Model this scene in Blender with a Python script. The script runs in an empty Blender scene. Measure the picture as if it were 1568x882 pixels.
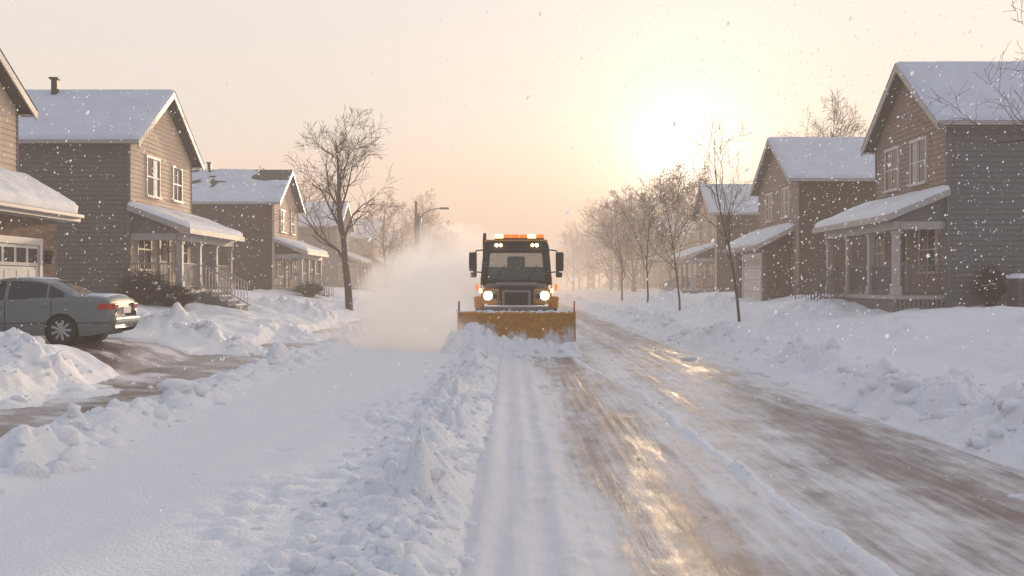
import bpy, math, random
import numpy as np
from mathutils import Vector, Matrix
random.seed(7); rng=np.random.default_rng(7)
scene=bpy.context.scene; col=scene.collection; D=bpy.data

# ---------------------------------------------------------------- noise
def _h(ix,iy,seed):
    h=(ix*374761393+iy*668265263+seed*1274126177)&0xffffffff
    h=((h^(h>>13))*1274126177)&0xffffffff
    return ((h^(h>>16))&0xffff)/65535.0
def vnoise(x,y,seed=0):
    ix=np.floor(x).astype(np.int64); iy=np.floor(y).astype(np.int64)
    fx=x-ix; fy=y-iy
    ux=fx*fx*fx*(fx*(fx*6-15)+10); uy=fy*fy*fy*(fy*(fy*6-15)+10)
    a=_h(ix,iy,seed); b=_h(ix+1,iy,seed); c=_h(ix,iy+1,seed); d=_h(ix+1,iy+1,seed)
    return ((a+(b-a)*ux)*(1-uy)+(c+(d-c)*ux)*uy)*2-1
def fbm(x,y,o=4,seed=0,g=.5):
    s=0;a=1;t=0
    for i in range(o):
        s=s+a*vnoise(x*2**i+i*17.3,y*2**i+i*9.1,seed+i); t+=a; a*=g
    return s/t
def domes(x,y,seed=0):
    ix=np.floor(x).astype(np.int64); iy=np.floor(y).astype(np.int64)
    out=np.zeros_like(x)
    for dx in (-1,0,1):
        for dy in (-1,0,1):
            cx=ix+dx; cy=iy+dy
            px=cx+_h(cx,cy,seed); py=cy+_h(cx,cy,seed+5)
            r=.35+.6*_h(cx,cy,seed+9); hh=.1+.9*_h(cx,cy,seed+13)**1.5
            d2=(x-px)**2+(y-py)**2
            out=np.maximum(out,hh*np.sqrt(np.maximum(0,1-d2/(r*r))))
    return out
def sstep(a,b,x):
    t=np.clip((x-a)/(b-a),0,1); return t*t*(3-2*t)
def bump(x,c,w): return np.exp(-((x-c)/w)**2*1.2)

# ---------------------------------------------------------------- materials
def mat(name,color,rough=.7,metal=0,var=.15,vscale=3.0,bump=None,emis=None,spec=.4,coord='Object',coat=0):
    m=D.materials.new(name); m.use_nodes=True; nt=m.node_tree; N=nt.nodes; L=nt.links
    b=N['Principled BSDF']; b.inputs['Roughness'].default_value=rough; b.inputs['Metallic'].default_value=metal
    b.inputs['Specular IOR Level'].default_value=spec
    b.inputs['Coat Weight'].default_value=coat
    tc=N.new('ShaderNodeTexCoord')
    if var>0:
        n=N.new('ShaderNodeTexNoise'); n.inputs['Scale'].default_value=vscale; n.inputs['Detail'].default_value=6
        L.new(tc.outputs[coord],n.inputs['Vector'])
        mx=N.new('ShaderNodeMix'); mx.data_type='RGBA'
        mx.inputs[6].default_value=(*[c*(1-var) for c in color],1)
        mx.inputs[7].default_value=(*[min(1,c*(1+var)) for c in color],1)
        L.new(n.outputs['Fac'],mx.inputs[0]); L.new(mx.outputs[2],b.inputs['Base Color'])
    else: b.inputs['Base Color'].default_value=(*color,1)
    if bump:
        n2=N.new('ShaderNodeTexNoise'); n2.inputs['Scale'].default_value=bump[0]; n2.inputs['Detail'].default_value=5
        L.new(tc.outputs[coord],n2.inputs['Vector'])
        bp=N.new('ShaderNodeBump'); bp.inputs['Strength'].default_value=bump[1]; bp.inputs['Distance'].default_value=bump[2]
        L.new(n2.outputs['Fac'],bp.inputs['Height']); L.new(bp.outputs[0],b.inputs['Normal'])
    if emis:
        b.inputs['Emission Color'].default_value=(*emis[0],1); b.inputs['Emission Strength'].default_value=emis[1]
    return m

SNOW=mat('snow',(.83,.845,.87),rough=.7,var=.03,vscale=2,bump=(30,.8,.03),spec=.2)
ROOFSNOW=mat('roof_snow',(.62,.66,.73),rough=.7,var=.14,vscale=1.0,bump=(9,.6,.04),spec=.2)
TRIM=mat('trim_paint',(.40,.37,.345),rough=.5,var=.08)
WHITE=mat('white_paint',(.55,.52,.49),rough=.5,var=.08)
SHINGLE=mat('shingle',(.07,.065,.06),rough=.9,var=.35,vscale=9,bump=(20,.6,.02))
GLASSD=mat('window_glass',(.015,.017,.02),rough=.07,var=0,spec=.5)
DARK=mat('dark_frame',(.03,.03,.032),rough=.5,var=.1)
CONC=mat('concrete',(.18,.17,.16),rough=.85,var=.2,bump=(20,.3,.01))
BARK=mat('bark',(.055,.038,.03),rough=.9,var=.3,vscale=6)
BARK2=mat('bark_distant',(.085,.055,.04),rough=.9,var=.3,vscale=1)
DOOR=mat('door_paint',(.07,.055,.05),rough=.5,var=.1)
METAL=mat('galvanised',(.12,.12,.12),rough=.5,metal=.4,var=.1)

def siding(name,c): return mat(name,c,rough=.8,var=.2,vscale=1.3,bump=(30,.15,.01),spec=.25)
def brick(name,c):
    m=D.materials.new(name); m.use_nodes=True; N=m.node_tree.nodes; L=m.node_tree.links; b=N['Principled BSDF']
    tc=N.new('ShaderNodeTexCoord'); sp=N.new('ShaderNodeSeparateXYZ'); cb=N.new('ShaderNodeCombineXYZ')
    ad=N.new('ShaderNodeMath'); ad.operation='ADD'
    L.new(tc.outputs['Object'],sp.inputs[0]); L.new(sp.outputs[0],ad.inputs[0]); L.new(sp.outputs[1],ad.inputs[1])
    L.new(ad.outputs[0],cb.inputs[0]); L.new(sp.outputs[2],cb.inputs[1])
    t=N.new('ShaderNodeTexBrick'); t.inputs['Scale'].default_value=1.0
    t.inputs['Brick Width'].default_value=.26; t.inputs['Row Height'].default_value=.085; t.inputs['Mortar Size'].default_value=.007
    t.inputs['Color1'].default_value=(*c,1); t.inputs['Color2'].default_value=(*[k*.55 for k in c],1); t.inputs['Mortar'].default_value=(.18,.165,.15,1)
    L.new(cb.outputs[0],t.inputs['Vector']); 
    n=N.new('ShaderNodeTexNoise'); n.inputs['Scale'].default_value=.8; n.inputs['Detail'].default_value=5
    L.new(tc.outputs['Object'],n.inputs['Vector'])
    mx=N.new('ShaderNodeMix'); mx.data_type='RGBA'; mx.blend_type='MULTIPLY'; mx.inputs[0].default_value=.6
    L.new(t.outputs['Color'],mx.inputs[6]); L.new(n.outputs['Fac'],mx.inputs[7]); L.new(mx.outputs[2],b.inputs['Base Color'])
    b.inputs['Roughness'].default_value=.9; b.inputs['Specular IOR Level'].default_value=.2
    return m

# ---------------------------------------------------------------- object helpers
def link(o,parent,world):
    col.objects.link(o)
    if parent is not None:
        o.parent=parent
        if world: o.matrix_parent_inverse=parent.matrix_basis.inverted()
def mesh_obj(name,verts,faces,mats,parent=None,world=True,smooth=False,fmat=None):
    me=D.meshes.new(name); me.from_pydata([tuple(v) for v in verts],[],[tuple(f) for f in faces])
    if not isinstance(mats,(list,tuple)): mats=[mats]
    for m in mats: me.materials.append(m)
    if fmat is not None: me.polygons.foreach_set('material_index',fmat)
    if smooth: me.polygons.foreach_set('use_smooth',[True]*len(me.polygons))
    me.update(); o=D.objects.new(name,me); link(o,parent,world); return o
def grid_obj(name,X,Y,Z,m,parent=None,world=True):
    ny,nx=X.shape
    co=np.stack([X,Y,Z],-1).reshape(-1,3).astype(np.float32)
    i=np.arange(ny*nx).reshape(ny,nx)
    f=np.stack([i[:-1,:-1],i[:-1,1:],i[1:,1:],i[1:,:-1]],-1).reshape(-1,4)
    me=D.meshes.new(name); nf=len(f)
    me.vertices.add(len(co)); me.vertices.foreach_set('co',co.ravel())
    me.loops.add(nf*4); me.loops.foreach_set('vertex_index',f.ravel().astype(np.int32))
    me.polygons.add(nf); me.polygons.foreach_set('loop_start',(np.arange(nf)*4).astype(np.int32))
    me.update(calc_edges=True)
    me.polygons.foreach_set('use_smooth',np.ones(nf,dtype=bool))
    me.materials.append(m); me.update()
    o=D.objects.new(name,me); link(o,parent,world); return o
def empty(name,loc,rz=0):
    e=D.objects.new(name,None); e.location=loc; e.rotation_euler=(0,0,rz); e.empty_display_size=.3; col.objects.link(e); return e
def box(name,c,s,m,parent=None,world=True,bev=0,rot=None,taper=None):
    hx,hy,hz=s[0]/2,s[1]/2,s[2]/2
    v=[Vector((x*hx,y*hy,z*hz)) for x in(-1,1) for y in(-1,1) for z in(-1,1)]
    if taper:
        for k in v:
            if k.z>0: k.x*=taper[0]; k.y*=taper[1]
    if rot:
        from mathutils import Euler
        R=Euler(rot).to_matrix(); v=[R@k for k in v]
    v=[k+Vector(c) for k in v]
    f=[(0,1,3,2),(4,6,7,5),(0,4,5,1),(2,3,7,6),(0,2,6,4),(1,5,7,3)]
    o=mesh_obj(name,v,f,m,parent,world)
    if bev:
        b=o.modifiers.new('bevel','BEVEL'); b.width=bev; b.segments=3
    return o
def tube_geo(pts,rads,n=8,cap=True):
    V=[];F=[]
    pts=[Vector(p) for p in pts]
    for i,p in enumerate(pts):
        d=(pts[min(i+1,len(pts)-1)]-pts[max(i-1,0)])
        d=d.normalized() if d.length>1e-9 else Vector((0,0,1))
        a=d.cross(Vector((0,0,1))) if abs(d.z)<.95 else d.cross(Vector((1,0,0)))
        a.normalize(); b=d.cross(a)
        for k in range(n):
            t=2*math.pi*k/n; V.append(p+(a*math.cos(t)+b*math.sin(t))*rads[i])
    for i in range(len(pts)-1):
        for k in range(n):
            F.append((i*n+k,i*n+(k+1)%n,(i+1)*n+(k+1)%n,(i+1)*n+k))
    if cap: F.append(tuple(range(n-1,-1,-1))); F.append(tuple((len(pts)-1)*n+k for k in range(n)))
    return V,F
def tube(name,pts,rads,m,parent=None,world=True,n=10,smooth=True):
    if not isinstance(rads,(list,tuple)): rads=[rads]*len(pts)
    V,F=tube_geo(pts,rads,n); return mesh_obj(name,V,F,m,parent,world,smooth=smooth and n>6)
def merge(parts):
    V=[];F=[]
    for v,f in parts:
        o=len(V); V+=list(v); F+=[tuple(i+o for i in q) for q in f]
    return V,F
def boxgeo(c,s):
    hx,hy,hz=s[0]/2,s[1]/2,s[2]/2
    v=[Vector((c[0]+x*hx,c[1]+y*hy,c[2]+z*hz)) for x in(-1,1) for y in(-1,1) for z in(-1,1)]
    return v,[(0,1,3,2),(4,6,7,5),(0,4,5,1),(2,3,7,6),(0,2,6,4),(1,5,7,3)]

# ---------------------------------------------------------------- terrain
def base(X,Y):
    L=np.interp(X,[-80,-14,-12,-10.5,-9,-7.7,-5.6,0],[1.6,1.45,1.12,.85,.6,.18,.05,0])
    R=np.interp(X,[0,5.6,7.3,9,11,13,80],[0,0,.15,.6,.95,1.2,1.5])
    b=np.where(X<0,L,R)
    Dv=np.interp(X,[-80,-12.8,-9.4,-8.6,-7.7,-5.6,0],[.8,.75,.69,.56,.2,.05,0])
    m=sstep(17.3,19.3,Y)*(1-sstep(24.6,27.5,Y))*(X<-5.6)
    return b*(1-m)+Dv*m
def B(x,y): return float(base(np.array([float(x)]),np.array([float(y)]))[0])
def snow_t(X,Y):
    Xw=X+.12*fbm(X*.9,Y*.5,3,3)+.05*fbm(X*4,Y*3,3,31)
    T=np.interp(Xw,[-80,-7.85,-7.6,-5.95,-5.75,-4.7,-1.2,-.4,-.28,5.45,5.75,7.3,80],
                   [.17,.15,-.05,-.05,.10,.11,.10,.05,-.06,-.06,.08,.2,.18])
    dm=sstep(19.4,19.8,Y+.2*fbm(X,Y,2,8))*(1-sstep(24.1,24.5,Y+.25*fbm(X*1.3,Y,3,12)))*(Xw<-7.2)*(1-sstep(-14,-15,X))
    T=T*(1-dm)-.05*dm
    yard=sstep(7.2,8.2,np.abs(X))*(1-dm)
    T=T+yard*(.22*fbm(X*.35,Y*.22,3,40)+.10*fbm(X*1.4,Y*1.1,3,42))
    sm=(X>-5)*(X<-1)
    T=T+sm*(.035*fbm(X*.8,Y*.4,3,44)+.009*fbm(X*4,Y*3,2,45))
    wx=X+.10*fbm(X*3,Y*3,3,46); wy=Y+.12*fbm(X*3+9,Y*3,3,47)
    c0=domes(wx/.75,wy/.85,48); c1=domes(wx/.34,wy/.40,50); c2=domes(wx/.15,wy/.17,60); c3=domes(wx/.08,wy/.09,65)
    f=fbm(X*2.2,Y*1.6,5,70); ff=fbm(X*9,Y*8,3,75)
    rougher=sstep(-.45,.2,fbm(X*1.1,Y*.9,2,77))
    lump=.50*c0+.50*c1*(.4+.6*rougher)+(.26*c2+.10*c3)*rougher+.40*f+.06*ff
    along=.75+.6*fbm(Y*.5,X*.1+3,2,80)
    e1=bump(X+.2*fbm(Y*.4,Y*0+1,2,81),-5.2,.50)*along
    e2=bump(X+.16*fbm(Y*.6,Y*0+2,2,82),-.86,.38)*(1-sstep(25.5,27.2,Y))*(.85+.5*fbm(Y*.8,X*.2,2,84))
    e3=bump(X+.25*fbm(Y*.3,Y*0+5,2,83),6.35,.66)*along
    lump2=.36*c0+.50*c1+.36*c2+.14*c3+.35*f+.08*ff
    T=T+e1*(.06+.56*lump)+e2*(.02+.50*lump2)+e3*(.16+.60*lump)
    deb=sstep(.05,.5,fbm(X*.9,Y*.35,3,90))*bump(X,-1.7,.8)*(1-sstep(22,27,Y))
    T=T+deb*.12*domes(wx/.16,wy/.18,91)
    def pile(cx,cy,rx,ry,h,s):
        e=np.exp(-(((X-cx)/rx)**2+((Y-cy)/ry)**2)*1.3)
        return e*h*(.45+1.1*lump)
    T=T+pile(-8.9,17.3,1.9,1.0,.40,1)+pile(-7.8,16.0,.7,1.8,.20,2)
    T=T+pile(-8.3,27.0,2.0,1.1,.50,1)+pile(-10.8,28.6,1.6,1.4,.40,2)+pile(-7.2,34,1.3,2.5,.35,2)
    T=T+pile(-9.5,44,2.2,2.5,.6,3)+pile(-8,58,1.6,3,.5,3)
    T=T+pile(10.3,35,1.2,2.2,.45,3)+pile(9.2,45,1.4,2.6,.55,3)+pile(9.4,60,1.4,3,.5,3)+pile(8.2,31,.8,2.,.3,3)+pile(9.6,25,.9,1.6,.25,3)
    T=T+pile(11.3,21,1.5,1.2,.28,3)
    fp=bump(X,8.3,.38)*(Y<70)
    T=T-fp*.16*(domes(X/.33,Y/.6,95))+bump(X,9.1,.35)*.22*lump
    fp2=bump(Y-26,.9*(X-9)+1,.4)*(X>8.5)*(X<13)
    T=T-fp2*.16*domes(X/.4,Y/.4,96)
    xc=np.interp(Y,[0,7,12,18,25,30],[2.6,2.55,2.4,2.35,1.7,1.7])
    ln=bump(X+.05*fbm(Y*.8,Y*0,2,98),xc,.12)*(Y<27)*(Y>0)
    T=T+ln*(.07+.07*lump+.05*fbm(X*3,Y*1.5,3,99))
    for (cx,cy) in ((-2.25,7.4),(-2.6,11.2),(-1.9,9.6)):
        T=T-.05*np.exp(-(((X-cx)/.12)**2+((Y-cy)/.10)**2))
    return T
xs_f=np.arange(-8,8.001,.028)
def grow(a,lim,s0,r):
    o=[];s=s0;x=a
    while x<lim: x+=s; s*=r; o.append(x)
    return np.array(o)
g=grow(8,2500,.035,1.022)
xs=np.concatenate([-g[::-1],xs_f,g])
y1=4*np.exp(np.arange(0,math.log(130/4),.0042)); y0=-grow(-4,60,.1,1.15)[::-1]; y0=y0[y0<3.95]
y2=grow(y1[-1],3000,.7,1.06)
ys=np.concatenate([y0,y1,y2])
X,Y=np.meshgrid(xs,ys)
Z=base(X,Y)+snow_t(X,Y)
grid_obj('snow_ground',X,Y,Z,SNOW)

# road ----------------------------------------------------------------
def road_mat():
    m=D.materials.new('icy_road'); m.use_nodes=True; N=m.node_tree.nodes; L=m.node_tree.links; b=N['Principled BSDF']
    geo=N.new('ShaderNodeNewGeometry'); sp=N.new('ShaderNodeSeparateXYZ'); L.new(geo.outputs['Position'],sp.inputs[0])
    def noise(sx,sy,sc,det=6,rough=.6):
        mp=N.new('ShaderNodeMapping'); mp.inputs['Scale'].default_value=(sx,sy,1)
        L.new(geo.outputs['Position'],mp.inputs['Vector'])
        n=N.new('ShaderNodeTexNoise'); n.inputs['Scale'].default_value=sc; n.inputs['Detail'].default_value=det; n.inputs['Roughness'].default_value=rough
        L.new(mp.outputs[0],n.inputs['Vector']); return n.outputs['Fac']
    def math_(op,a,bv):
        k=N.new('ShaderNodeMath'); k.operation=op
        for i,q in enumerate((a,bv)):
            if isinstance(q,(int,float)): k.inputs[i].default_value=q
            else: L.new(q,k.inputs[i])
        return k.outputs[0]
    wob=math_('MULTIPLY',math_('SUBTRACT',noise(.5,.25,1,2),.5),.9)
    xw=math_('ADD',sp.outputs[0],wob)
    mr=N.new('ShaderNodeMapRange'); mr.inputs[1].default_value=-2; mr.inputs[2].default_value=8
    L.new(xw,mr.inputs[0])
    cr=N.new('ShaderNodeValToRGB'); L.new(mr.outputs[0],cr.inputs[0])
    pts=[(-2,.02),(.40,.02),(.85,.44),(1.4,.62),(1.9,.38),(2.5,.20),(3.0,.48),(3.5,.28),(4.1,.58),(4.8,.50),(5.3,.24),(5.8,.05)]
    el=cr.color_ramp.elements
    while len(el)>1: el.remove(el[-1])
    el[0].position=0; el[0].color=(.02,.02,.02,1)
    for x,v in pts[1:]:
        e=el.new((x+2)/10); e.color=(v,v,v,1)
    n1=noise(2.4,.13,1.0); n2=noise(1.3,.55,1.6,10,.72); n3=noise(11,.5,1.,4)
    s=math_('ADD',math_('MULTIPLY',n1,.9),math_('MULTIPLY',n2,1.25))
    s=math_('ADD',s,math_('MULTIPLY',n3,.5))
    s=math_('ADD',s,cr.outputs['Color'])
    f=N.new('ShaderNodeMapRange'); f.interpolation_type='SMOOTHSTEP'; f.inputs[1].default_value=1.42; f.inputs[2].default_value=2.12
    L.new(s,f.inputs[0]); fac=f.outputs[0]
    mx=N.new('ShaderNodeMix'); mx.data_type='RGBA'; mx.inputs[6].default_value=(.76,.755,.77,1); mx.inputs[7].default_value=(.20,.145,.125,1)
    L.new(fac,mx.inputs[0]); L.new(mx.outputs[2],b.inputs['Base Color'])
    # polished ice patches in the wheel paths
    ice=N.new('ShaderNodeMapRange'); ice.interpolation_type='SMOOTHSTEP'; ice.inputs[1].default_value=.44; ice.inputs[2].default_value=.62; ice.inputs[3].default_value=.46; ice.inputs[4].default_value=.30
    L.new(noise(1.2,.35,1.2,5,.6),ice.inputs[0])
    r=N.new('ShaderNodeMapRange'); r.inputs[3].default_value=.72
    L.new(fac,r.inputs[0]); L.new(ice.outputs[0],r.inputs[4]); L.new(r.outputs[0],b.inputs['Roughness'])
    sr=N.new('ShaderNodeMapRange'); sr.inputs[3].default_value=.14; sr.inputs[4].default_value=.48
    L.new(fac,sr.inputs[0]); L.new(sr.outputs[0],b.inputs['Specular IOR Level'])
    nb=noise(6,3,3,6,.7); nb2=noise(10,.6,2,4,.6)
    h=math_('ADD',math_('MULTIPLY',nb,.8),math_('MULTIPLY',nb2,.7))
    h=math_('SUBTRACT',h,math_('MULTIPLY',fac,.5))
    bp=N.new('ShaderNodeBump'); bp.inputs['Strength'].default_value=.5; bp.inputs['Distance'].default_value=.022
    L.new(h,bp.inputs['Height']); L.new(bp.outputs[0],b.inputs['Normal'])
    return m
rx=np.arange(-1.6,7.0,.03); ry=np.concatenate([np.array([-60,-20,-5,2]),4*np.exp(np.arange(0,math.log(130/4),.006)),grow(131,3000,.9,1.08)])
RX,RY=np.meshgrid(rx,ry)
rut=.016*fbm(RX*3.5,RY*.14,3,120)+.008*fbm(RX*12,RY*.35,2,121)+.014*fbm(RX*3,RY*2,5,122)
tr=sstep(-.4,-.25,RX)*(1-sstep(.35,.75,RX+.15*fbm(RX*2,RY*.8,3,124)))
rut=rut+tr*(.03+.018*np.sin(RX*19+1.2*fbm(RY*.3,RX,2,5))+sstep(.25,.6,RX)*.05*domes(RX/.14,RY/.18,123)+.02*fbm(RX*4,RY*2.5,3,126))
RZ=np.where(RX>5.6,base(RX,RY),0)+.004+rut*(RY<200)
grid_obj('road',RX,RY,RZ,road_mat())

def wet_mat(name):
    m=D.materials.new(name); m.use_nodes=True; N=m.node_tree.nodes; L=m.node_tree.links; b=N['Principled BSDF']
    geo=N.new('ShaderNodeNewGeometry')
    n=N.new('ShaderNodeTexNoise'); n.inputs['Scale'].default_value=.9; n.inputs['Detail'].default_value=7; n.inputs['Roughness'].default_value=.65
    L.new(geo.outputs['Position'],n.inputs['Vector'])
    f=N.new('ShaderNodeMapRange'); f.interpolation_type='SMOOTHSTEP'; f.inputs[1].default_value=.44; f.inputs[2].default_value=.64
    L.new(n.outputs['Fac'],f.inputs[0])
    mx=N.new('ShaderNodeMix'); mx.data_type='RGBA'; mx.inputs[6].default_value=(.17,.13,.11,1); mx.inputs[7].default_value=(.66,.65,.68,1)
    L.new(f.outputs[0],mx.inputs[0]); L.new(mx.outputs[2],b.inputs['Base Color'])
    r=N.new('ShaderNodeMapRange'); r.inputs[3].default_value=.26; r.inputs[4].default_value=.7
    L.new(f.outputs[0],r.inputs[0]); L.new(r.outputs[0],b.inputs['Roughness'])
    n2=N.new('ShaderNodeTexNoise'); n2.inputs['Scale'].default_value=9; n2.inputs['Detail'].default_value=5
    L.new(geo.outputs['Position'],n2.inputs['Vector'])
    bp=N.new('ShaderNodeBump'); bp.inputs['Strength'].default_value=.4; bp.inputs['Distance'].default_value=.02
    L.new(n2.outputs['Fac'],bp.inputs['Height']); L.new(bp.outputs[0],b.inputs['Normal'])
    return m
WET=wet_mat('wet_concrete')
sx,sy=np.meshgrid(np.arange(-7.9,-5.65,.05),np.arange(0,120,.25)); grid_obj('pavement',sx,sy,base(sx,sy)+.004+.008*fbm(sx*2,sy,3,7),WET)
dx_,dy_=np.meshgrid(np.arange(-12.85,-7.85,.06),np.arange(19.2,24.9,.06)); grid_obj('driveway',dx_,dy_,base(dx_,dy_)+.008+.01*fbm(dx_*1.5,dy_*1.5,3,8),WET)

# snow clumps ----------------------------------------------------------
def ico():
    import bmesh
    bm=bmesh.new(); bmesh.ops.create_icosphere(bm,subdivisions=2,radius=1)
    v=np.array([tuple(k.co) for k in bm.verts]); f=np.array([[q.index for q in p.verts] for p in bm.faces]); bm.free(); return v,f
IV,IF=ico()
def blobs(name,P,S,m,parent=None,amp=.45,flat=.7,seed=1,smooth=True):
    r=np.random.default_rng(seed); n=len(P); nv=len(IV)
    out=np.zeros((n,nv,3))
    for i in range(n):
        k=r.normal(size=(6,3))*2.3; ph=r.random(6)*6.28
        d=1+amp*(np.sin(IV@k.T+ph).mean(1)*1.6)
        a=r.random()*6.28; c,s=math.cos(a),math.sin(a)
        v=IV*d[:,None]*np.array([1+.5*r.random(),.8,flat*(.7+.5*r.random())])
        v=np.stack([v[:,0]*c-v[:,1]*s,v[:,0]*s+v[:,1]*c,v[:,2]],1)
        out[i]=v*S[i]+P[i]
    F=(IF[None]+(np.arange(n)*nv)[:,None,None]).reshape(-1,3)
    me=D.meshes.new(name); me.vertices.add(n*nv); me.vertices.foreach_set('co',out.astype(np.float32).ravel())
    nf=len(F); me.loops.add(nf*3); me.loops.foreach_set('vertex_index',F.ravel().astype(np.int32))
    me.polygons.add(nf); me.polygons.foreach_set('loop_start',(np.arange(nf)*3).astype(np.int32))
    me.update(calc_edges=True); me.polygons.foreach_set('use_smooth',np.full(nf,smooth)); me.materials.append(m); me.update()
    o=D.objects.new(name,me); link(o,parent,True); return o
def scatter(n,cx,w,ya,yb,s0,s1,seed):
    r=np.random.default_rng(seed); y=ya*np.exp(r.random(n)*math.log(yb/ya)); x=cx+r.normal(size=n)*w
    s=s0+(s1-s0)*r.random(n)**4
    z=base(x,y)+np.maximum(snow_t(x,y),0)-s*.15
    return np.stack([x,y,z],1),s
ps=[scatter(420,-5.15,.40,5,32,.02,.19,1),scatter(850,-.86,.38,5,26,.012,.12,2),scatter(520,6.2,.5,8,60,.02,.20,3),
    scatter(160,-1.6,.5,5,20,.008,.04,4),scatter(180,2.5,.2,6,26,.01,.035,5),scatter(110,-8.7,.9,15,18.5,.03,.18,6),scatter(110,-8.5,1.2,26,29,.03,.20,7),
    scatter(90,3.5,1.2,6,24,.008,.022,8)]
blobs('snow_clumps',np.concatenate([p[0] for p in ps]),np.concatenate([p[1] for p in ps]),SNOW,seed=4)

# ---------------------------------------------------------------- houses
def snow_slab(name,P,U,V,thick,parent,seed=0,patch=0,res=.12,m=None,amp=.02):
    P=np.array(P,float);U=np.array(U,float);V=np.array(V,float)
    lu,lv=np.linalg.norm(U),np.linalg.norm(V); nu=max(4,int(lu/res)); nv=max(6,int(lv/res))
    a,b=np.meshgrid(np.linspace(0,1,nu+1),np.linspace(0,1,nv+1))
    Nn=np.cross(U,V); Nn/=np.linalg.norm(Nn)
    if Nn[2]<0: Nn=-Nn
    e=np.minimum(np.minimum(a,1-a)*lu,b*lv+0*b); e=np.minimum(e,(1-b)*lv+.06)
    t=thick*np.sqrt(np.clip(e/.14,0,1))+amp*fbm(a*lu*1.2,b*lv*1.2,4,seed)*2*np.clip(e/.2,0,1)
    if patch: t=t-patch*sstep(.0,.5,fbm(a*lu*.55,b*lv*.9,4,seed+7)+ (b-.55)*.9)*(thick+.06)
    t=np.where(e<=1e-6,-.015,t)
    out=P+a[...,None]*U+b[...,None]*V+t[...,None]*Nn
    grid_obj(name,out[...,0],out[...,1],out[...,2],m or ROOFSNOW,parent)
def lapwall(name,p0,p1,z0,z1,n,m,parent,zr=None,lap=.16):
    p0=np.array(p0,float);p1=np.array(p1,float);n=np.array(n,float); V=[];F=[]
    top=zr if zr else z1; z=z0
    def ext(zz):
        if zz<=z1: return 0,1
        k=(zz-z1)/(zr-z1)*.5; return k,1-k
    while z<top-.01:
        zb=min(z+lap,top); a0,a1=ext(z); b0,b1=ext(zb)
        o=len(V)
        for (q,zz,off) in ((a0,z,.034),(a1,z,.034),(b1,zb,.004),(b0,zb,.004),(a0,z,.004),(a1,z,.004)):
            p=p0+(p1-p0)*q+n*off; V.append((p[0],p[1],zz))
        F+= [(o,o+1,o+2,o+3),(o,o+4,o+5,o+1)]
        z=zb
    return mesh_obj(name,V,F,m,parent)
def prism_slab(name,quad,th,m,parent):
    q=[Vector(v) for v in quad]; d=Vector((0,0,-th))
    V=q+[v+d for v in q]
    F=[(0,1,2,3),(7,6,5,4)]+[(i,i+4,(i+1)%4+4,(i+1)%4) for i in range(4)]
    return mesh_obj(name,V,F,m,parent)
def window(par,xf,d,yc,w,z0,z1,nm='window',light=False):
    fx=xf+d*.045
    box(nm+'_glass',(xf+d*.04,yc,(z0+z1)/2),(.02,w,z1-z0),GLASSD,par)
    if light: box(nm+'_blind',(xf+d*.053,yc+w*.26,(z0+z1)/2),(.004,w*.34,z1-z0),TRIM,par)
    parts=[boxgeo((fx,yc-w/2-.035,(z0+z1)/2),(.09,.07,z1-z0)),boxgeo((fx,yc+w/2+.035,(z0+z1)/2),(.09,.07,z1-z0)),
           boxgeo((fx,yc,z1+.05),(.095,w+.20,.10)),boxgeo((fx+d*.02,yc,z0-.04),(.14,w+.22,.08)),
           boxgeo((fx-d*.003,yc,(z0+z1)/2),(.07,w,.05)),boxgeo((fx-d*.006,yc,(z0+z1)/2),(.06,.04,z1-z0))]
    V,F=merge(parts); mesh_obj(nm+'_frame',V,F,WHITE,par)
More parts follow.
